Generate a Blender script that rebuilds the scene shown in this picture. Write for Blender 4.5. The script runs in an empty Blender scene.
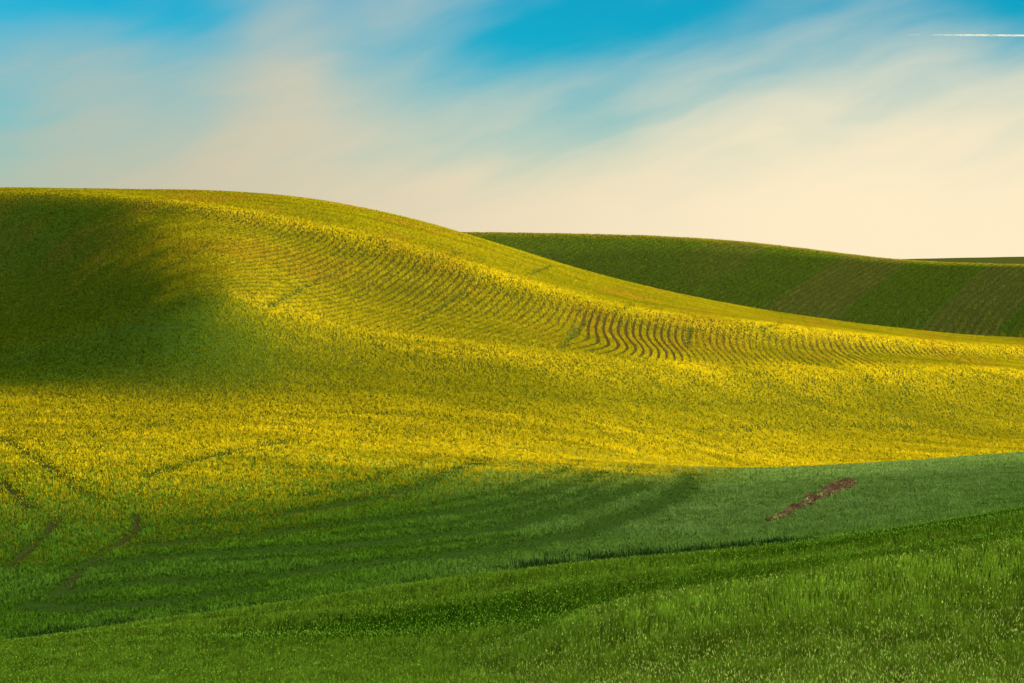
import bpy, math, numpy as np
rng = np.random.default_rng(7)
R = math.radians
sc = bpy.context.scene
C = sc.collection

# ------------------------------------------------------------------ camera
F, HY = 1911.0, 285.0              # focal length in pixels, picture row of the level horizon
PITCH = math.atan((341.5 - HY) / F)
cam = bpy.data.objects.new('camera', bpy.data.cameras.new('camera'))
C.objects.link(cam)
cam.location = (0, 0, 0)
cam.rotation_euler = (R(90) - PITCH, 0, 0)
cam.data.sensor_width = 36
cam.data.lens = 36 * F / 1024
cam.data.clip_start = 0.5
cam.data.clip_end = 200000
sc.camera = cam
CP, SP = math.cos(PITCH), math.sin(PITCH)

def zat(py, Y):
    """height of the point at ground distance Y that the camera sees on picture row py"""
    b = (341.5 - py) / F
    return Y * (b * CP - SP) / (CP + b * SP)

def row_of(z, Y):
    d = Y * CP - z * SP
    return 341.5 - F * (Y * SP + z * CP) / d

def to_u(x, y):                     # bearing, written as the picture column it falls on
    return 512 + F * x / (np.maximum(y, 1e-3) * CP)

def from_u(u, y):
    return (u - 512) / F * y * CP

# ------------------------------------------------------------------ terrain: crest, toe and bench lines with their real distances
COL = np.array([-300, 0, 150, 300, 450, 600, 750, 900, 1024, 1400.])
K = [
 ([70,58,52,46,42,38,34,31,30,24],            [690]*10),                                     # foot of the view
 ([84,72,64,56,48,45,44,44,45,40],            [664,664,668,672,678,657,635,612,593,540]),    # small fold
 ([100,95,94,94,95,98,100,102,104,115],       [688,650,629,608,585,568,554,534,514,446]),    # near crest
 ([125,118,118,120,125,132,138,142,148,170],  [692,656,636,617,601,603,590,558,538,460]),    # hidden gully
 ([150,140,140,145,155,165,172,180,190,215],  [682,643,622,601,579,563,549,528,508,440]),    # valley seen again
 ([230,215,218,225,235,250,265,280,295,330],  [460,470,470,468,466,466,470,463,453,435]),    # upper edge of the green field
 ([260,240,242,248,258,272,300,320,340,380],  [440,445,445,446,450,455,468,468,462,445]),
 ([310,290,290,295,300,315,340,370,390,430],  [395,400,400,402,408,415,435,438,438,430]),
 ([385,362,338,350,355,365,395,430,460,520],  [340,345,290,324,350,366,376,374,377,378]),    # bench
 ([500,478,418,405,400,398,418,455,490,560],  [290,275,240,274,310,340,354,361,366,370]),
 ([600,560,490,460,440,430,440,480,520,600],  [215,200,208,230,268,312,332,347,355,365]),    # spur crest
 ([690,640,590,562,555,560,570,590,620,700],  [202,190.5,191.5,198.5,230.5,275,308,329,339,351]),# skyline of the big hill
 ([760,710,660,635,625,630,640,660,690,760],  [216,204,205,212,245,290,324,345,356,364]),
 ([740]*10,                                   [320,320,320,320,325,330,338,345,342,345]),
 ([900]*10,                                   [290,288,286,285,284,283,286,292,296,300]),
 ([1050]*10,                                  [230,230,230,231,232.5,235,243,260,265,272]),  # far hill
 ([1180]*10,                                  [240,240,240,241,242,245,253,268,273,280]),
 ([1700]*10,                                  [262,262,262,262,262,263,263,259.6,257,255]),  # farthest hill
 ([2300]*10,                                  [268]*10),
]
def sst(a, b, x):
    t = np.clip((x-a)/(b-a), 0, 1); return t*t*(3-2*t)
def nspline(x, y, xq):
    n = len(x); h = np.diff(x)
    A = np.zeros((n, n)); b = np.zeros(n); A[0, 0] = A[-1, -1] = 1
    for i in range(1, n - 1):
        A[i, i-1] = h[i-1]; A[i, i] = 2*(h[i-1]+h[i]); A[i, i+1] = h[i]
        b[i] = 6*((y[i+1]-y[i])/h[i] - (y[i]-y[i-1])/h[i-1])
    M = np.linalg.solve(A, b)
    k = np.clip(np.searchsorted(x, xq) - 1, 0, n - 2)
    t0 = x[k+1]-xq; t1 = xq-x[k]; hk = h[k]
    return (M[k]*t0**3 + M[k+1]*t1**3)/(6*hk) + (y[k]/hk - M[k]*hk/6)*t0 + (y[k+1]/hk - M[k+1]*hk/6)*t1

def pchip(x, y, xq):
    h = np.diff(x); d = np.diff(y)/h; m = np.zeros(len(x))
    for i in range(1, len(x)-1):
        if d[i-1]*d[i] > 0:
            w1 = 2*h[i]+h[i-1]; w2 = h[i]+2*h[i-1]
            m[i] = (w1+w2)/(w1/d[i-1]+w2/d[i])
    m[0] = d[0]; m[-1] = d[-1]
    k = np.clip(np.searchsorted(x, xq)-1, 0, len(x)-2)
    t = (xq-x[k])/h[k]
    return ((2*t**3-3*t*t+1)*y[k] + (t**3-2*t*t+t)*h[k]*m[k] + (3*t*t-2*t**3)*y[k+1] + (t**3-t*t)*h[k]*m[k+1])

COL0 = COL; COL = np.insert(COL0, 3, 225.)
for k in range(len(K)):
    K[k] = tuple(np.insert(np.array(v, float), 3, nspline(COL0, np.array(v, float), np.array([225.]))[0]) for v in K[k])
K[8][1][1:5] = 352, 322, 306, 325                         # the spur and the hollow to its left
K[9][1][1:5] = 284, 253, 250, 275
U = np.arange(-300, 1401, 4.)
KY = np.array([nspline(COL, np.array(a, float), U) for a, b in K])
KP = np.array([nspline(COL, np.array(b, float), U) for a, b in K])
YG = np.concatenate([np.arange(8, 120, .5), np.arange(120, 700, 1.), np.arange(700, 2301, 4.)])
T = np.zeros((len(U), len(YG)))
for i in range(len(U)):
    ys = np.concatenate([[8.], KY[:, i]]); zs = np.concatenate([[-3.], zat(KP[:, i], KY[:, i])])
    T[i] = pchip(ys, zs, YG)
def blur(a, n, ax):
    k = np.hanning(n+2)[1:-1]; k /= k.sum(); p = n//2
    pad = [(0, 0), (0, 0)]; pad[ax] = (p, p)
    b = np.pad(a, pad, mode='edge')
    return np.apply_along_axis(lambda v: np.convolve(v, k, 'valid'), ax, b)
for i in range(len(U)):                                # shoulders along the bench and along the spur crest
    a, b = KY[8, i], KY[10, i]
    T[i] += 1.6*(sst(a-24, a-2, YG)-sst(a, a+50, YG)) + 2.2*(sst(b-16, b+1, YG)-sst(b+2, b+62, YG))
    c, e = KY[1, i], KY[2, i]
    T[i] += .9*sst(430, 640, U[i])*np.exp(-((YG-c)/3.6)**2) + .12*np.sin(2*math.pi*(3.2*(YG-c)/(e-c)+U[i]/700))*sst(c+2, c+12, YG)*sst(e+2, e-8, YG)
T = blur(blur(T, 5, 1), 7, 0)

def interp2(Tb, u, y):
    u = np.clip(u, -300, 1399.9); y = np.clip(y, 8, YG[-1]-.01)
    fi = (u+300)/4; i = fi.astype(int); fi = fi-i; i = np.minimum(i, len(U)-2)
    j = np.clip(np.searchsorted(YG, y, side='right')-1, 0, len(YG)-2)
    fj = (y-YG[j])/(YG[j+1]-YG[j])
    return (Tb[i, j]*(1-fi)+Tb[i+1, j]*fi)*(1-fj) + (Tb[i, j+1]*(1-fi)+Tb[i+1, j+1]*fi)*fj


def hash2(i, j, s):
    n = (i*374761393 + j*668265263 + s*1442695041) & 0xffffffff
    n = ((n ^ (n >> 13)) * 1274126177) & 0xffffffff
    return ((n ^ (n >> 16)) & 0xffffff) / float(0xffffff)
def vn(x, y, s=0):                                  # value noise 0..1
    i = np.floor(x).astype(np.int64); j = np.floor(y).astype(np.int64)
    a = x-i; b = y-j; a = a*a*(3-2*a); b = b*b*(3-2*b)
    return (hash2(i, j, s)*(1-a)+hash2(i+1, j, s)*a)*(1-b) + (hash2(i, j+1, s)*(1-a)+hash2(i+1, j+1, s)*a)*b
def fbm(x, y, s=0, o=3):
    t = 0; w = .5; tot = 0
    for k in range(o):
        t = t + w*vn(x*2**k, y*2**k, s+k*17); tot += w; w *= .5
    return t/tot

def G(x, y):
    """ground height anywhere"""
    x = np.asarray(x, float); y = np.asarray(y, float)
    u = np.where(y > 1, to_u(x, np.maximum(y, 1)), np.where(x > 0, 5000, -5000))
    z = interp2(T, u, y)
    m = sst(1045, 1700, u)
    # unseen hill added on the right, shaped to throw shade over slope and valley
    d = np.where(y > 110, y-110, np.where(y < -90, -90-y, 0))
    z = z + m*38*np.exp(-((x-178)/62)**2)*np.exp(-(d/136)**2)
    # second unseen hill added farther off, shaped to shade the far hill
    z = z + sst(1030, 1250, u)*138*np.exp(-((x-450)/105)**2)*np.exp(-((y-800)/160)**2)
    # low swells behind and to the left
    ml = sst(-150, -900, u)
    z = z + ml*8*(fbm(x/160+3, y/160+7, 5)-.5)
    z = z - 12*sst(2300, 6000, np.hypot(x, y))
    z = z + .35*(fbm(x/23, y/23, 31, 2)-.5)*sst(60, 160, y)
    return z

# ------------------------------------------------------------------ helpers
def tag(o, label=None, cat=None, group=None, kind=None):
    if label: o['label'] = label
    if cat: o['category'] = cat
    if group: o['group'] = group
    if kind: o['kind'] = kind
    return o

def mesh_np(name, V, Fc, mat, colors=None, smooth=True, canopy=None):
    me = bpy.data.meshes.new(name)
    n = Fc.shape[1]
    me.vertices.add(len(V)); me.vertices.foreach_set('co', np.ascontiguousarray(V, np.float32).ravel())
    me.loops.add(Fc.size); me.loops.foreach_set('vertex_index', np.ascontiguousarray(Fc, np.int32).ravel())
    me.polygons.add(len(Fc))
    me.polygons.foreach_set('loop_start', np.arange(0, Fc.size, n, dtype=np.int32))
    me.polygons.foreach_set('use_smooth', np.full(len(Fc), smooth))
    if colors is not None:
        a = me.color_attributes.new('tint', 'FLOAT_COLOR', 'POINT')
        c = np.ones((len(V), 4), np.float32); c[:, :3] = colors
        a.data.foreach_set('color', c.ravel())
    if canopy is not None:
        a = me.attributes.new('canopy', 'FLOAT_VECTOR', 'POINT')
        a.data.foreach_set('vector', np.ascontiguousarray(canopy, np.float32).ravel())
    me.update(calc_edges=True)
    me.materials.append(mat)
    o = bpy.data.objects.new(name, me); C.objects.link(o)
    return o

def new_mat(name):
    m = bpy.data.materials.new(name); m.use_nodes = True
    nt = m.node_tree; nt.nodes.clear()
    out = nt.nodes.new('ShaderNodeOutputMaterial')
    return m, nt, out

def leaf_mat(name, transl=.3, gloss=.03, rough=.5):
    m, nt, out = new_mat(name)
    at = nt.nodes.new('ShaderNodeAttribute'); at.attribute_name = 'tint'
    df = nt.nodes.new('ShaderNodeBsdfDiffuse'); tr = nt.nodes.new('ShaderNodeBsdfTranslucent')
    gl = nt.nodes.new('ShaderNodeBsdfGlossy'); gl.inputs['Roughness'].default_value = rough
    m1 = nt.nodes.new('ShaderNodeMixShader'); m1.inputs[0].default_value = transl
    m2 = nt.nodes.new('ShaderNodeMixShader'); m2.inputs[0].default_value = gloss
    L = nt.links.new
    L(at.outputs['Color'], df.inputs['Color']); L(at.outputs['Color'], tr.inputs['Color'])
    an = nt.nodes.new('ShaderNodeAttribute'); an.attribute_name = 'canopy'
    L(an.outputs['Vector'], df.inputs['Normal'])
    L(df.outputs[0], m1.inputs[1]); L(tr.outputs[0], m1.inputs[2])
    L(m1.outputs[0], m2.inputs[1]); L(gl.outputs[0], m2.inputs[2]); L(m2.outputs[0], out.inputs[0])
    return m

def ground_mat(name, scale=1.0):
    m, nt, out = new_mat(name)
    at = nt.nodes.new('ShaderNodeAttribute'); at.attribute_name = 'tint'
    geo = nt.nodes.new('ShaderNodeNewGeometry')
    nz = nt.nodes.new('ShaderNodeTexNoise'); nz.inputs['Scale'].default_value = 2.2*scale; nz.inputs['Detail'].default_value = 6
    rp = nt.nodes.new('ShaderNodeMapRange'); rp.inputs['To Min'].default_value = .55; rp.inputs['To Max'].default_value = 1.45
    mx = nt.nodes.new('ShaderNodeMix'); mx.data_type = 'RGBA'; mx.blend_type = 'MULTIPLY'; mx.inputs[0].default_value = 1
    bp = nt.nodes.new('ShaderNodeBump'); bp.inputs['Strength'].default_value = .6; bp.inputs['Distance'].default_value = .15
    b = nt.nodes.new('ShaderNodeBsdfDiffuse')
    L = nt.links.new
    L(geo.outputs['Position'], nz.inputs['Vector']); L(nz.outputs['Fac'], rp.inputs['Value'])
    L(at.outputs['Color'], mx.inputs[6]); L(rp.outputs[0], mx.inputs[7])
    L(mx.outputs[2], b.inputs['Color']); L(nz.outputs['Fac'], bp.inputs['Height']); L(bp.outputs[0], b.inputs['Normal'])
    L(b.outputs[0], out.inputs[0])
    return m

# ------------------------------------------------------------------ field description (all in ground coordinates)
def kline(k, u):                                    # distance of feature line k on bearing u
    return np.interp(u, U, KY[k])

def find_y(px, py, k0, k1):
    """walk the slope between feature lines k0 and k1 and return the distance at which it shows on row py"""
    y0, y1 = kline(k0, px), kline(k1, px)
    ys = np.linspace(y0, y1, 400)
    r = row_of(interp2(T, np.full(400, float(px)), ys), ys)
    return ys[np.argmin(np.abs(r-py))]

def poly(pts, k0=4, k1=8, step=6):
    out = []
    for (a, b), (c, d) in zip(pts[:-1], pts[1:]):
        n = max(2, int(math.hypot(c-a, d-b)/step))
        for t in np.linspace(0, 1, n, endpoint=False):
            px, py = a+(c-a)*t, b+(d-b)*t
            y = find_y(px, py, k0, k1); out.append((from_u(px, y), y))
    return np.array(out)

ruts = [ # bare wheel ruts and washed lines in the valley
 (poly([(0,437),(45,466),(87,497),(110,500)]), 1.0, .8),
 (poly([(0,482),(25,506),(33,514)]), .65, 1),
 (poly([(53,520),(45,535),(25,552),(0,572)]), .65, 1),
 (poly([(134,517),(136,530),(120,543),(100,553),(75,575),(50,598),(35,612)]), .65, 1),
 (poly([(83,566),(157,557),(250,551),(340,547),(436,535),(494,528),(571,509),(629,491),(650,480)]), 1.8, 1.),
 (poly([(60,592),(153,580),(269,577),(340,566),(455,555),(571,535),(629,516),(667,501),(684,489),(694,468)]), 1.9, 1.),
 (poly([(150,545),(250,535),(340,524),(417,516),(494,505),(571,485),(610,470)]), 1.7, .95),
 (poly([(190,524),(260,517),(340,505),(398,493),(455,470),(494,457)]), 1.7, .95),
 (poly([(140,478),(190,462),(250,448),(300,440)]), 1.5, .75),
 (poly([(30,605),(90,606),(180,600),(250,590)]), 1.9, 1.),
 (poly([(60,440),(120,430),(200,418)]), 1.7, .5),
 (poly([(300,497),(360,484),(420,462),(450,452)]), 1.2, .7),
 (poly([(420,508),(500,492),(555,474),(590,458)]), 1.2, .7),
 (poly([(470,520),(560,500),(620,480),(650,462)]), 1.2, .7),
 (poly([(340,535),(450,524),(540,508),(600,490)]), 1.2, .6),
 (poly([(200,562),(320,556),(430,545),(520,536)]), 1.2, .6),
]
arcs = ruts[4:]; ruts = ruts[:4]; wash = ruts
def ridge_poly(pts): return poly(pts, 8, 11)
lanes = [ # thin lanes where the seed drill turned, on the hill
 (ridge_poly([(560,350),(575,333),(590,315)]), .85, .9), (ridge_poly([(418,322),(445,305),(472,290)]), .85, .85),
 (ridge_poly([(258,312),(300,290),(342,270)]), .85, .8), (ridge_poly([(120,290),(170,266),(215,242)]), .85, .7),
 (ridge_poly([(690,330),(688,342),(684,352)]), .9, 1), (ridge_poly([(530,275),(545,268),(556,264)]), 1.1, .9),
 (poly([(108,334),(150,328),(195,326)], 7, 9), .6, 1), (ridge_poly([(612,315),(640,300),(662,290)]), .85, .6), (ridge_poly([(760,330),(790,322),(815,318)]), .85, .6), (ridge_poly([(440,262),(455,254),(470,248)]), 1.1, .6), (poly([(500,408),(525,400),(545,392)], 7, 9), 1.3, .5), (poly([(866,392),(868,380),(872,372)], 7, 9), 1.0, .5), (poly([(905,398),(908,385),(911,374)], 7, 9), 1.0, .5), (poly([(200,420),(330,412),(470,418)], 6, 8), 1.3, .4), (poly([(700,432),(820,426),(960,428)], 6, 8), 1.5, .5), (poly([(560,398),(700,404),(830,402)], 6, 9), 1.5, .4),
]
def rut_amount(x, y, lines):
    a = np.zeros(len(x))
    for P, w, s in lines:
        lo = P.min(0)-4; hi = P.max(0)+4
        idx = np.nonzero((x > lo[0]) & (x < hi[0]) & (y > lo[1]) & (y < hi[1]))[0]
        if not len(idx): continue
        best = np.full(len(idx), 1e9)
        A, B = P[:-1], P[1:]
        for p, q in zip(A, B):
            dx, dy = q-p; L2 = dx*dx+dy*dy+1e-9
            t = np.clip(((x[idx]-p[0])*dx+(y[idx]-p[1])*dy)/L2, 0, 1)
            best = np.minimum(best, (x[idx]-p[0]-t*dx)**2+(y[idx]-p[1]-t*dy)**2)
        f = s*np.exp(-best/(w*w))*(.55+.75*vn(x[idx]/2.2, y[idx]/2.2, 3))
        a[idx] = np.maximum(a[idx], f)
    return np.clip(a, 0, 1)

# outline of the washed-out bare bank in the green field
bank_px = [(769,522),(783,514),(800,505),(818,495),(832,485),(846,480),(855,481),(852,487),(838,493),(820,499),(802,508),(785,516)]
def bank_pts():
    return np.array([(from_u(px, y), y) for px, py in bank_px for y in [find_y(px, py, 4, 5)]])
BANK = bank_pts()
def inside(x, y, P):
    c = np.zeros(len(x), bool); n = len(P); j = n-1
    for i in range(n):
        xi, yi = P[i]; xj, yj = P[j]
        k = ((yi > y) != (yj > y)) & (x < (xj-xi)*(y-yi)/(yj-yi+1e-12)+xi)
        c ^= k; j = i
    return c

def lerp(a, b, t): return a+(b-a)*t
def mixc(a, b, t):
    return np.asarray(a)*(1-t[:, None]) + np.asarray(b)*t[:, None]

def gold_share(x, y, u):
    """share of sunlit yellow, 0..1: painted over the upper field, withheld where the left dip is shaded"""
    kb = kline(5, u)
    edge = y - kb + 12*(fbm(x/14, y/20, 44)-.5)
    right = sst(660, 780, u)
    wl = lerp(48., 26., sst(250, 560, u)); a = sst(-1, 1, edge/wl+lerp(.5, .42, sst(250, 560, u)))*(1-right) + sst(-1, 3, y-kb-2)*right  # painted sunlit yellow fades to green across the valley's shadow edge
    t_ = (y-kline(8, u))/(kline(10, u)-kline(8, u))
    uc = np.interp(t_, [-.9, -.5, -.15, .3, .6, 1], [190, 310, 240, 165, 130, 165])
    shade_hollow = sst(75, -75, u - uc + 110*(fbm(x/9, y/12, 45, 4)-.5))*sst(kline(7, u)-2, kline(7, u)+30, y)*sst(kline(10, u)+8, kline(10, u)-18, y)  # shade of the left dip, put into the crop colour as green
    a = a*(1-.93*shade_hollow)
    return np.clip(a, 0, 1)

def row_phase(x, y, u):
    """drill rows: running up the slope, bending where the slope turns"""
    d = y - kline(10, u)
    sh = lerp(lerp(.19, .10, sst(520, 640, u)), -.05, sst(760, 900, u))
    return x - sh*d - 1.5*np.sin(d*2*math.pi/62)*sst(540, 620, u)*sst(900, 760, u) + 3*(fbm(x/60, y/60, 71, 2)-.5)

def row_amount(x, y, u):
    k8, k10 = kline(8, u), kline(10, u)
    face = sst(k8-4, k8+10, y)*sst(k10-2, k10-13, y)
    strong = sst(570, 600, u)*sst(960, 900, u)
    a = face*(.56*sst(150, 260, u)*sst(1050, 930, u)+.34*strong*np.maximum(sst(700, 670, u), .75*sst(790, 830, u)))*(.7+.5*fbm(x/18, y/60, 72, 2))
    return a + .18*sst(k10, k10+10, y)*sst(200, 300, u)

# ------------------------------------------------------------------ ground sheets
def build_ground():
    uu = np.linspace(-340, 1440, 760)
    fine = np.arctan((uu-512)/F)
    t0, t1 = fine[0], fine[-1]
    rest = np.linspace(t1, t0+2*math.pi, 220)[1:-1]
    th = np.concatenate([fine, rest])
    r = np.concatenate([np.geomspace(1.0, 24, 14), np.linspace(25, 110, 190), np.linspace(110.8, 660, 620),
                        np.linspace(664, 1100, 150), np.linspace(1110, 2000, 60), np.geomspace(2050, 7000, 14)])
    A, Rr = np.meshgrid(th, r, indexing='ij')
    x = (Rr*np.sin(A)).ravel(); y = (Rr*np.cos(A)).ravel()
    z = G(x, y)
    u = np.where(y > 1, to_u(x, np.maximum(y, 1)), np.where(x > 0, 5000, -5000))
    uc = np.clip(u, -300, 1400)
    inf = (y > 5)
    rut = np.zeros(len(x)); ru = inf & (y < 600) & (np.abs(u-512) < 700)
    rut[ru] = rut_amount(x[ru], y[ru], ruts)
    arc = np.zeros(len(x)); arc[ru] = rut_amount(x[ru], y[ru], arcs+lanes)
    z -= .25*np.maximum(rut, arc)
    fr = np.zeros(len(x)); fk = ru & (y > 280)
    fr[fk] = row_amount(x[fk], y[fk], u[fk])*(.5-.5*np.cos(2*math.pi*row_phase(x[fk], y[fk], u[fk])/1.6))
    # colours
    soil = np.array([.019, .020, .008]); green = np.array([.018, .040, .005]); olive = np.array([.026, .030, .004])
    gold = np.where(inf, gold_share(x, y, uc), .4)
    col = mixc(green, olive, gold)
    dry = sst(.5, .78, fbm(x/16, y/34, 91))*sst(kline(8, uc), kline(9, uc), y)
    col = mixc(col, [.045, .028, .008], dry*.5*(y < 620))
    col = mixc(col, soil, np.clip(rut*.9, 0, 1))
    col = mixc(col, [.014, .030, .006], np.clip(arc, 0, 1))
    col = mixc(col, [.024, .018, .006], np.clip(fr, 0, 1)*.9)
    far = sst(680, 720, y)
    col = mixc(col, [.024, .030, .006], far)
    nc, nr = len(th), len(r)
    ia = np.arange(nc); ib = (ia+1) % nc
    jj = np.arange(nr-1)
    Q = np.stack([ (ia[:, None]*nr+jj), (ib[:, None]*nr+jj), (ib[:, None]*nr+jj+1), (ia[:, None]*nr+jj+1)], -1).reshape(-1, 4)
    cx = x[Q].mean(1); cy = y[Q].mean(1)
    cu = np.clip(np.where(cy > 1, to_u(cx, np.maximum(cy, 1)), np.where(cx > 0, 5000, -5000)), -300, 1400)
    zone = np.where(cy < kline(3, cu), 0, np.where(cy < kline(12, cu), 1, np.where(cy < 1150, 2, 3)))
    V = np.stack([x, y, z], 1)
    names = ['near_hill', 'big_hill', 'far_hill', 'distant_hill']
    labels = ['green foreground slope running across the bottom of the view', 'large rounded hill with golden sunlit slope',
              'shaded green hill behind the golden slope', 'thin dark strip of distant hill on the right horizon']
    gm = ground_mat('field_ground')
    for k in range(4):
        q = Q[zone == k]; used, inv = np.unique(q, return_inverse=True)
        o = mesh_np(names[k], V[used], inv.reshape(-1, 4)[:, ::-1], gm, col[used])
        tag(o, labels[k], kind='structure')
build_ground()

# ------------------------------------------------------------------ crops: real leaves and stems
NG, NS = 1.0, .14
def blades(name, x, y, h, w, base, tip, mat, lean=.35, seg=False, z0=None):
    n = len(x)
    z = G(x, y) if z0 is None else z0
    a = rng.uniform(0, 2*math.pi, n); la = rng.uniform(0, 2*math.pi, n); lm = np.abs(rng.normal(0, lean, n))*h
    dx, dy = np.cos(a)*w/2, np.sin(a)*w/2
    e = 1.5                                            # leaves of a closed stand face the way the stand does, with scatter
    nn = np.stack([-(G(x+e, y)-G(x-e, y))/(2*e), -(G(x, y+e)-G(x, y-e))/(2*e), np.ones(n)], 1)*NG
    nn += rng.normal(0, NS, (n, 3)); nn[:, 2] = np.abs(nn[:, 2])
    nn /= np.linalg.norm(nn, axis=1)[:, None]
    V = np.zeros((n, 3, 3)); 
    V[:, 0] = np.stack([x-dx, y-dy, z-.03], 1)
    V[:, 1] = np.stack([x+dx, y+dy, z-.03], 1)
    V[:, 2] = np.stack([x+np.cos(la)*lm, y+np.sin(la)*lm, z+h], 1)
    if seg:                                            # leaf with a belly: widest at mid height
        W = np.zeros((n, 4, 3))
        mid = V[:, 2]*.5+np.stack([x, y, z], 1)*.5
        W[:, 0] = np.stack([x, y, z-.03], 1)
        W[:, 1] = mid + np.stack([dx, dy, 0*dx], 1)
        W[:, 2] = V[:, 2]
        W[:, 3] = mid - np.stack([dx, dy, 0*dx], 1)
        Fc = np.arange(4*n).reshape(-1, 4)
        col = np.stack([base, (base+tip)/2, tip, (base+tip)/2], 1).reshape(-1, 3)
        return mesh_np(name, W.reshape(-1, 3), Fc, mat, col, False, np.repeat(nn, 4, 0))
    Fc = np.arange(3*n).reshape(-1, 3)
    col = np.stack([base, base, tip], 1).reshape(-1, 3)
    return mesh_np(name, V.reshape(-1, 3), Fc, mat, col, False, np.repeat(nn, 3, 0))

def vary(c, n, s=.09):
    return c*np.exp(rng.normal(0, s, (n, 1)))*np.exp(rng.normal(0, s*.35, (n, 3)))

wheat_m = leaf_mat('wheat_leaf', .35, .0, .5)
hill_crop_m = leaf_mat('hill_crop', .35, .0)

# --- near slope: wheat, every leaf its own
N = 900000
u = rng.uniform(-230, 1260, N)
y0, y1 = kline(0, u)-15, kline(2, u)+9
q = rng.uniform(0, 1, N); y = 1/(1/y0*(1-q)+1/y1*q)
x = from_u(u, y)
v = (y-kline(1, u))/(kline(2, u)-kline(1, u))
drift = np.clip(.55+1.3*(fbm(u/420+3, np.maximum(v, .12)*8+u/900, 12, 2)-.5)+.5*sst(.3, .8, v)*sst(900, 500, u)+(.7*np.exp(-((y-kline(1, u)+.5)/2.)**2)-.9*np.exp(-((y-kline(1, u)-7)/4.5)**2))*sst(430, 640, u), 0, 1)  # includes a painted light crest and dark lee at the fold
hh = (.30+.13*sst(.35, .65, drift))*rng.uniform(.75, 1.15, N)
hh *= .8+.4*vn(x/.5, y/.7, 4)
vv = vn(x/.35, y/.8, 6)
w = np.maximum(.010, y*.00042)*rng.uniform(.8, 1.5, N)
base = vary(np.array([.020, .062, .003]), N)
tipc = vary(mixc([.050, .160, .004], [.190, .345, .022], np.clip(sst(.3, .75, drift)*.85+.15*rng.uniform(0, 1, N), 0, 1)), N)*((.50+.75*vv)*(1+sst(430, 640, u)*(.55*np.exp(-((y-kline(1, u)+1)/2.5)**2)-.24*np.exp(-((y-kline(1, u)-8)/5)**2))))[:, None]  # fold crest lightened and the wheat behind it darkened, as painted light and shade
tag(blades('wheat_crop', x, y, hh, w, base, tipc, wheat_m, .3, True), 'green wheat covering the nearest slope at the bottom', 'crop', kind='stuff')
# ears
N = 125000
u = rng.uniform(-230, 1260, N)
y0, y1 = kline(0, u)-14, kline(2, u)+3
q = rng.uniform(0, 1, N); y = 1/(1/y0*(1-q)+1/y1*q); x = from_u(u, y)
z = G(x, y)+rng.uniform(.30, .47, N)
s = rng.uniform(.6, 1.2, N)*np.maximum(.007, y*.00020)
a = rng.uniform(0, math.pi, N); L = rng.uniform(.05, .09, N); la = rng.normal(0, .02, (N, 2))
V = np.zeros((N, 6, 3)); Pc = np.stack([x, y, z], 1)
V[:] = Pc[:, None]
V[:, 0, 2] -= L/2; V[:, 5, 2] += L/2; V[:, 5, 0] += la[:, 0]; V[:, 5, 1] += la[:, 1]
for k in range(4):
    V[:, 1+k, 0] += np.cos(a+k*math.pi/2)*s; V[:, 1+k, 1] += np.sin(a+k*math.pi/2)*s
tri = np.array([[0,2,1],[0,3,2],[0,4,3],[0,1,4],[5,1,2],[5,2,3],[5,3,4],[5,4,1]])
Fc = (np.arange(N)[:, None, None]*6+tri).reshape(-1, 3)
o = mesh_np('wheat_ears', V.reshape(-1, 3), Fc, wheat_m, np.repeat(vary(mixc([.32, .44, .10], [.15, .30, .03], np.maximum(sst(-3, 9, y-kline(1, u)), sst(620, 420, u))), N, .3), 6, 0), False, (V-Pc[:, None]+[0, 0, .02]).reshape(-1, 3))
tag(o, 'pale ears standing above the nearest green wheat', 'crop', kind='stuff')

# --- valley: green crop beyond the near crest
N = 620000
u = rng.uniform(-60, 1084, N)
y0, y1 = kline(4, u)-22, kline(5, u)+30+4*sst(700, 780, u)
y = y0+(y1-y0)*rng.uniform(0, 1, N)**1.15; x = from_u(u, y)
rut = np.maximum(rut_amount(x, y, ruts), rut_amount(x, y, arcs))
gold = gold_share(x, y, u)
keep = (rng.uniform(0, 1, N) > np.maximum(rut*.9, gold*.9)) & ~(inside(x, y, BANK) & (rng.uniform(0, 1, N) < .93)) & ~(inside(x+2.5*(vn(x/.8, y/2, 17)-.5), y+4*(vn(x/.9, y/2.2, 18)-.5), BANK) & (rng.uniform(0, 1, N) < .6))
x, y, u, rut = x[keep], y[keep], u[keep], rut[keep]; N = len(x)
cl = fbm(x/1.5, y/2.6, 8, 3); big = fbm(x/26, y/9, 9, 2)
right = sst(330, 720, u)*sst(-70, 0, y-kline(5, u)+60)
hh = (.22+.24*(cl-.35)*(1-.6*right))*(1-.75*rut)*rng.uniform(.7, 1.2, N)*(.8+.5*big)
w = y*.00072*rng.uniform(.7, 1.4, N)
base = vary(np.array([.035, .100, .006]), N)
tg = mixc([.115, .265, .018], [.205, .340, .105], np.clip(right*.9+.5*(big-.5), 0, 1))
tipc = vary(tg*((.75+.6*cl)*(1-.62*rut))[:, None]*1.08, N)
tag(blades('valley_crop', x, y, np.maximum(hh, .06), w, base, tipc, wheat_m, .35), 'dark green crop in the shaded valley with curved wheel lines', 'crop', kind='stuff')

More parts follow.
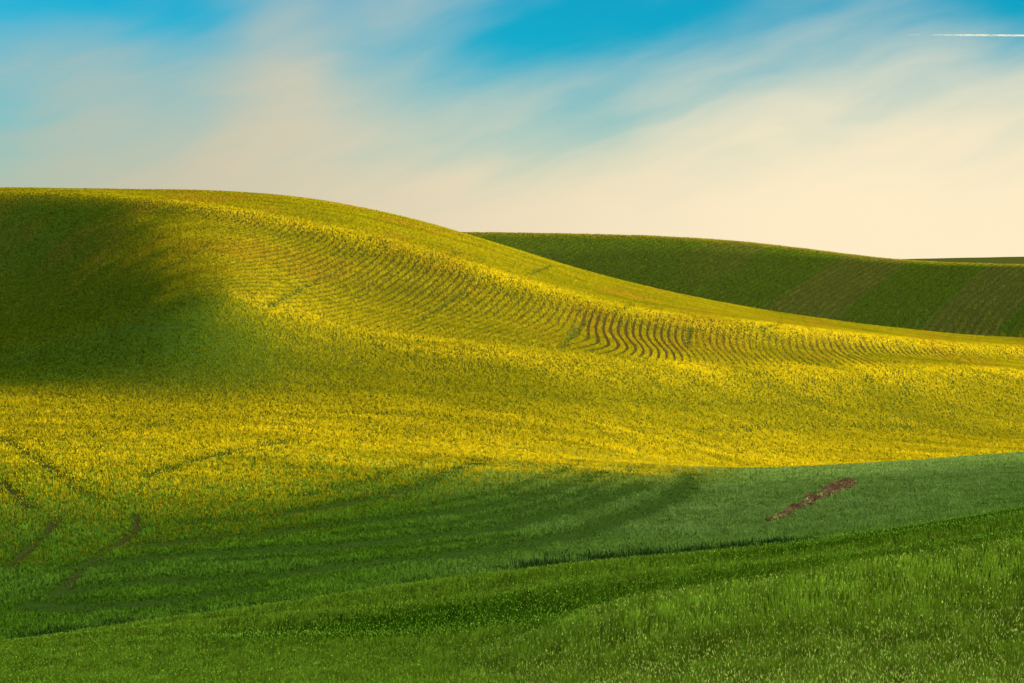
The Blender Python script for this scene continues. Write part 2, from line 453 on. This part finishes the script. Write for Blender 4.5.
# --- tall dark grass along the gully behind the near crest
N = 70000
u = rng.uniform(-80, 835, N); ym = kline(4, u)-3
y = ym + rng.normal(0, 3, N); x = from_u(u, y)
prof = sst(480, 540, u)*sst(835, 760, u)
hh = (.25+.42*prof+.12*sst(300, 120, u))*rng.uniform(.5, 1.1, N)*(.6+.7*vn(x/1.6, y/3, 21))
base = vary(np.array([.010, .030, .008]), N); tipc = vary(np.array([.022, .060, .016]), N)
tag(blades('gully_grass', x, y, hh, .11*rng.uniform(.6, 1.3, N), base, tipc, wheat_m, .25), 'strip of tall dark grass in the gully behind the near crest', 'grass', kind='stuff')

# --- the big hill: crop in drill rows, sunlight painted in as yellow
N = 1900000
u = rng.uniform(-60, 1084, N)
y0, y1 = kline(5, u)-48, kline(11, u)+12
y = y0+(y1-y0)*rng.uniform(0, 1, N); x = from_u(u, y)
gold = gold_share(x, y, u)
rut = np.maximum(rut_amount(x, y, ruts+lanes), rut_amount(x, y, arcs))
ra = row_amount(x, y, u)
ph = row_phase(x, y, u)
rw = sst(.12, .55, .5+.5*np.cos(2*math.pi*ph/1.6))
cl = fbm(x/1.3, y/2.2, 61, 3)
streak = fbm(x/16, y/5.0, 62, 4)
clump = vn(x/.34, y/1.2, 63)*.65+vn(x/.9, y/2.4, 64)*.35
keep = (rng.uniform(0, 1, N) < gold*1.1+.0) | (y > kline(7, u))
keep &= rng.uniform(0, 1, N) > np.maximum(rut*.9, ra*(1-rw)**.7*1.15)
keep &= rng.uniform(0, 1, N) < lerp(.56+.6*sst(.34, .62, clump), 1, np.clip(ra*1.3, 0, .8))
x, y, u, gold, rut, ra, rw, cl, streak, clump = [t[keep] for t in (x, y, u, gold, rut, ra, rw, cl, streak, clump)]; N = len(x)
hh = (.22+.12*sst(.3, .65, clump)+.16*(cl-.4))*(1-.6*rut)*(1-.75*ra*(1-rw))*rng.uniform(.8, 1.12, N)
w = np.clip(y*.00042, .09, .20)*lerp(1.25, 1, np.clip(ra, 0, 1))*rng.uniform(.7, 1.4, N)
low = sst(-10, 60, kline(7, u)-y+10)                # sunlit foot of the field painted fullest yellow
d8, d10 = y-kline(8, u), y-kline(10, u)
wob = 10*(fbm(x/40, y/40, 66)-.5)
sun_band = .42 + .60*low + .55*np.exp(-((d10+3+wob*.4)/7)**2) + .42*np.exp(-((d8+3+wob)/10)**2)*(1-low) - .06*sst(0, 16, d10) - .20*np.exp(-((d8+30+wob)/17)**2)*sst(1100, 500, u) - .30*np.exp(-((d8+26+wob)/19)**2)*sst(430, 200, u)  # sunlit crest and bench, duller slopes and left shade, painted through the yellow
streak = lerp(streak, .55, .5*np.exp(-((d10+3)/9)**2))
fl = np.clip(gold*sun_band*(.30+1.45*(streak-.1))*rng.uniform(.8, 1.1, N), 0, 1)
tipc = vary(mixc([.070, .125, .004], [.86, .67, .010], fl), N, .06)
base = vary(mixc([.028, .060, .005], [.24, .22, .007], gold*.8), N, .06)
dry = sst(.52, .75, fbm(x/14, y/30, 91))*sst(kline(8, u), kline(9, u), y)*gold
tipc = mixc(tipc, [.46, .19, .02], dry*.75*rng.uniform(0, 1, N))
tag(blades('hill_crop', x, y, np.maximum(hh, .08), w, base, tipc, hill_crop_m, .35), 'crop painted sunlit yellow, in drill rows over the big sunlit hill', 'crop', kind='stuff')

# --- far hill
N = 330000
u = rng.uniform(430, 1064, N); y = rng.uniform(700, 1075, N); x = from_u(u, y)
ph = x*.9-.34*y+3*np.sin(y/60)
rw = .5+.5*np.cos(2*math.pi*ph/3.6)
strip = 1.0*(np.floor((x*.9-.34*y-17)/34).astype(np.int64) % 2 == 0)
keep = rng.uniform(0, 1, N) < .35+.65*rw
x, y, u, strip, rw = [t[keep] for t in (x, y, u, strip, rw)]; N = len(x)
cl = fbm(x/4, y/9, 84, 3); big = fbm(x/60, y/26, 85, 2)
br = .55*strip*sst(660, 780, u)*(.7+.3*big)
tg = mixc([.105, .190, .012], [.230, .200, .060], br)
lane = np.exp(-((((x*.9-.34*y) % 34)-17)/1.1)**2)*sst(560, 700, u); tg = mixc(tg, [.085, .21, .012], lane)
sun_strip = np.maximum(sst(1000, 1045, y), sst(880, 960, u)*sst(790, 720, y))  # sunlight painted yellow along the far skyline and at lower right
tg = mixc(tg, [.42, .36, .03], np.clip(sun_strip*.8, 0, 1))
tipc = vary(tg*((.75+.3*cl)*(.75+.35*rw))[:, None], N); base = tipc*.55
hh = (.35+.5*cl)*rng.uniform(.6, 1.2, N)
tag(blades('far_crop', x, y, hh, .5*rng.uniform(.7, 1.4, N), base, tipc, hill_crop_m, .4), 'green and brown drilled crop on the far shaded hill', 'crop', kind='stuff')

# --- bare bank of clods
def build_bank():
    n = len(BANK)
    lo = BANK.min(0); hi = BANK.max(0)
    N = 60000
    px = rng.uniform(lo[0], hi[0], N); py = rng.uniform(lo[1], hi[1], N)
    k = inside(px+1.2*(vn(px/.8, py/1.5, 15)-.5), py+3.0*(vn(px/.7, py/1.8, 16)-.5), BANK); px, py = px[k], py[k]
    sel = rng.permutation(len(px))[:5200]; px, py = px[sel], py[sel]; N = len(px)
    z = G(px, py)
    s = .10+.20*rng.uniform(0, 1, N)**2
    hgt = .15+.5*vn(px/.9, py/1.6, 77)
    V = np.zeros((N, 6, 3)); V[:] = np.stack([px, py, z+hgt*.4], 1)[:, None]
    d = np.array([[0,0,-1],[1,0,0],[0,1,0],[-1,0,0],[0,-1,0],[0,0,1.]])
    V += d[None]*s[:, None, None]*rng.uniform(.6, 1.4, (N, 6, 1))
    V[:, 0, 2] = z-.1
    Fc = (np.arange(N)[:, None, None]*6+tri).reshape(-1, 3)
    c = mixc([.080, .052, .034], [.036, .024, .016], vn(px/1.2, py/2, 5))
    g = (rng.uniform(0, 1, N) < .28*sst(.4, .7, vn(px/2, py/4, 9)))
    c[g] = [.10, .14, .04]
    return mesh_np('eroded_bank', V.reshape(-1, 3), Fc, ground_mat('bare_soil', 2), np.repeat(vary(c, N, .25), 6, 0), False)
tag(build_bank(), 'narrow bank of bare reddish brown soil cut into the green valley slope', 'soil bank')

# ------------------------------------------------------------------ vapour trail
def contrail():
    D = 30000.
    n = 60; V = []; Fc = []; m = 8
    for i in range(n):
        t = i/(n-1); px = 885+t*260; py = 34.5+2.0*t
        wd = (.15+.75*min(1, t*2.5))*(.92+.16*hash2(np.int64(i), np.int64(3), 1))
        c = np.array([from_u(px, D), D, zat(py, D)]); r = wd*D/F
        for k in range(m):
            a = 2*math.pi*k/m
            V.append(c+np.array([0, math.cos(a)*r, math.sin(a)*r]))
    for i in range(n-1):
        for k in range(m):
            Fc.append([i*m+k, i*m+(k+1) % m, (i+1)*m+(k+1) % m, (i+1)*m+k])
    mt, nt, out = new_mat('vapour')
    df = nt.nodes.new('ShaderNodeBsdfDiffuse'); df.inputs[0].default_value = (.45, .45, .45, 1)
    tl = nt.nodes.new('ShaderNodeBsdfTranslucent'); tl.inputs[0].default_value = (.5, .5, .5, 1)
    tp = nt.nodes.new('ShaderNodeBsdfTransparent')
    m1 = nt.nodes.new('ShaderNodeMixShader'); m1.inputs[0].default_value = .4
    m2 = nt.nodes.new('ShaderNodeMixShader')
    geo = nt.nodes.new('ShaderNodeNewGeometry'); nz = nt.nodes.new('ShaderNodeTexNoise'); nz.inputs['Scale'].default_value = .006; nz.inputs['Detail'].default_value = 3
    mr = nt.nodes.new('ShaderNodeMapRange'); mr.inputs['From Min'].default_value = .3; mr.inputs['From Max'].default_value = .7
    mr.inputs['To Min'].default_value = .5; mr.inputs['To Max'].default_value = .9
    L = nt.links.new
    xs = nt.nodes.new('ShaderNodeSeparateXYZ'); L(geo.outputs['Position'], xs.inputs[0])
    fd = nt.nodes.new('ShaderNodeMapRange'); L(xs.outputs[0], fd.inputs['Value'])
    fd.inputs['From Min'].default_value = 5900; fd.inputs['From Max'].default_value = 7000; fd.inputs['To Min'].default_value = .6; fd.inputs['To Max'].default_value = 0
    ad = nt.nodes.new('ShaderNodeMath'); ad.operation = 'ADD'; ad.use_clamp = True; L(mr.outputs[0], ad.inputs[0]); L(fd.outputs[0], ad.inputs[1])
    L(geo.outputs['Position'], nz.inputs['Vector']); L(nz.outputs['Fac'], mr.inputs['Value']); L(ad.outputs[0], m2.inputs[0])
    L(df.outputs[0], m1.inputs[1]); L(tl.outputs[0], m1.inputs[2]); L(m1.outputs[0], m2.inputs[1]); L(tp.outputs[0], m2.inputs[2]); L(m2.outputs[0], out.inputs[0])
    o = mesh_np('contrail', np.array(V), np.array(Fc), mt)
    tag(o, 'thin white vapour trail across the blue at upper right', 'contrail')
contrail()

# ------------------------------------------------------------------ light and sky
AZ, EL = R(107), R(12.5)           # sun: to the right of the view and a little behind it
sd = (math.sin(AZ)*math.cos(EL), math.cos(AZ)*math.cos(EL), math.sin(EL))
sun = bpy.data.objects.new('sun', bpy.data.lights.new('sun', 'SUN')); C.objects.link(sun)
sun.data.energy = 5.0; sun.data.angle = R(2.0); sun.data.color = (1.0, .80, .42)
from mathutils import Vector
sun.rotation_euler = Vector(sd).to_track_quat('Z', 'Y').to_euler()

w = bpy.data.worlds.new('World'); sc.world = w; w.use_nodes = True
nt = w.node_tree; nt.nodes.clear(); L = nt.links.new
def nd(t, **k):
    n = nt.nodes.new(t)
    for a, b in k.items(): setattr(n, a, b)
    return n
out = nd('ShaderNodeOutputWorld'); bg = nd('ShaderNodeBackground'); L(bg.outputs[0], out.inputs[0])
sky = nd('ShaderNodeTexSky', sky_type='NISHITA', sun_disc=False, sun_elevation=EL, sun_rotation=AZ)
sky.air_density = 1.0; sky.dust_density = .6; sky.ozone_density = 2.0
tc = nd('ShaderNodeTexCoord'); sp = nd('ShaderNodeSeparateXYZ'); L(tc.outputs['Generated'], sp.inputs[0])
def math_(op, a, b=None, clamp=False):
    n = nd('ShaderNodeMath', operation=op); n.use_clamp = clamp
    for i, v in enumerate((a, b)):
        if v is None: continue
        if isinstance(v, (int, float)): n.inputs[i].default_value = v
        else: L(v, n.inputs[i])
    return n.outputs[0]
def mr_(v, a, b, c, d, smooth=True):
    n = nd('ShaderNodeMapRange', interpolation_type='SMOOTHSTEP' if smooth else 'LINEAR')
    L(v, n.inputs['Value'])
    for k_, q_ in zip(('From Min', 'From Max', 'To Min', 'To Max'), (a, b, c, d)): n.inputs[k_].default_value = q_
    return n.outputs[0]
X, Z = sp.outputs[0], sp.outputs[2]
# cirrus: long streaks climbing to the right
def noise(vx, vz, sx, sz, scale, det, off):
    cb = nd('ShaderNodeCombineXYZ'); L(math_('MULTIPLY', vx, sx), cb.inputs[0]); L(math_('MULTIPLY', vz, sz), cb.inputs[1]); cb.inputs[2].default_value = off
    n = nd('ShaderNodeTexNoise'); n.inputs['Scale'].default_value = scale; n.inputs['Detail'].default_value = det; n.inputs['Roughness'].default_value = .5
    L(cb.outputs[0], n.inputs['Vector']); return n.outputs['Fac']
al = R(17)
sxr = math_('ADD', math_('MULTIPLY', X, math.cos(al)), math_('MULTIPLY', Z, math.sin(al)))
szr = math_('SUBTRACT', math_('MULTIPLY', Z, math.cos(al)), math_('MULTIPLY', X, math.sin(al)))
n1 = noise(sxr, szr, 3.2, 11, 1.0, 4, 3.1)
wrp = noise(sxr, szr, 6, 12, 1.0, 3, 5.5)
n2 = noise(math_('ADD', sxr, math_('MULTIPLY', wrp, .05)), math_('ADD', szr, math_('MULTIPLY', wrp, .06)), 14, 60, 1.0, 9, 8.4)
cov = math_('ADD', math_('ADD', math_('MULTIPLY', math_('SUBTRACT', n1, .5), .7), math_('MULTIPLY', math_('SUBTRACT', n2, .5), .50)),
            mr_(math_('SUBTRACT', Z, math_('MULTIPLY', X, .10)), .015, .150, 1.04, .12))
def patch(v, px, py, sx, sy, ang, amp):
    ca, sa = math.cos(R(ang)), math.sin(R(ang))
    dx = math_('SUBTRACT', X, (px-512)/F); dz = math_('SUBTRACT', Z, (HY-py)/F)
    a = math_('ADD', math_('MULTIPLY', dx, ca), math_('MULTIPLY', dz, sa)); b = math_('SUBTRACT', math_('MULTIPLY', dz, ca), math_('MULTIPLY', dx, sa))
    a = math_('DIVIDE', a, sx/F); b = math_('DIVIDE', b, sy/F)
    e = math_('ADD', math_('MULTIPLY', a, a), math_('MULTIPLY', b, b))
    return math_('ADD', v, math_('MULTIPLY', math_('POWER', 2.718, math_('MULTIPLY', e, -1)), amp))
for p in [(570,30,200,55,8,-.42),(580,130,150,35,14,-.28),(290,70,70,70,40,.35),(110,100,80,50,0,.2),(60,8,150,40,0,-.28),
          (1015,5,75,50,0,-.6),(880,75,200,50,15,-.26),(820,10,200,25,0,-.2),(1010,150,90,50,20,-.15),(420,20,60,50,60,.15),(690,85,60,25,20,.1),(60,70,130,50,0,.15),(800,95,240,24,15,.16),(300,180,200,60,10,.12),(900,150,200,50,15,.05),(200,25,60,30,0,-.15)]:
    cov = patch(cov, *p)
mask = mr_(cov, -.30, 1.1, .0, 1)
tint = nd('ShaderNodeMix', data_type='RGBA', blend_type='MULTIPLY'); tint.inputs[0].default_value = 1
STR = .1
L(sky.outputs[0], tint.inputs[6]); tint.inputs[7].default_value = (.02, .74, .96, 1)
cc = nd('ShaderNodeMix', data_type='RGBA')          # cloud veil: duller on the left, creamier towards the sun
L(mr_(X, -.28, .2, 0, 1), cc.inputs[0])
cc.inputs[6].default_value = (.37/STR, .325/STR, .235/STR, 1); cc.inputs[7].default_value = (.62/STR, .52/STR, .355/STR, 1)
mx = nd('ShaderNodeMix', data_type='RGBA'); L(mask, mx.inputs[0]); L(tint.outputs[2], mx.inputs[6]); L(cc.outputs[2], mx.inputs[7])
# unseen sky around the low sun and overhead, brightened to fill the shade
dt = nd('ShaderNodeVectorMath', operation='DOT_PRODUCT'); L(tc.outputs['Generated'], dt.inputs[0]); dt.inputs[1].default_value = sd
glow = mr_(dt.outputs['Value'], .45, 1.0, 0, 1)
g2 = nd('ShaderNodeMix', data_type='RGBA'); L(glow, g2.inputs[0]); L(mx.outputs[2], g2.inputs[6]); g2.inputs[7].default_value = (9.5/STR, 7.8/STR, 3.6/STR, 1)
up = nd('ShaderNodeMix', data_type='RGBA'); L(mr_(Z, .2, .5, 0, .8), up.inputs[0]); L(g2.outputs[2], up.inputs[6]); up.inputs[7].default_value = (2.0/STR, 2.0/STR, 1.4/STR, 1)
mx = up
L(mx.outputs[2], bg.inputs[0]); bg.inputs[1].default_value = STR*.66

sc.view_settings.view_transform = 'Standard'; sc.view_settings.look = 'None'
sc.view_settings.exposure = 1.3; sc.view_settings.gamma = 1; sc.view_settings.use_curve_mapping = False
sc.render.engine = 'CYCLES'
sc.cycles.use_denoising = True
sc.cycles.max_bounces = 5; sc.cycles.transparent_max_bounces = 8
sc.cycles.sample_clamp_indirect = 3
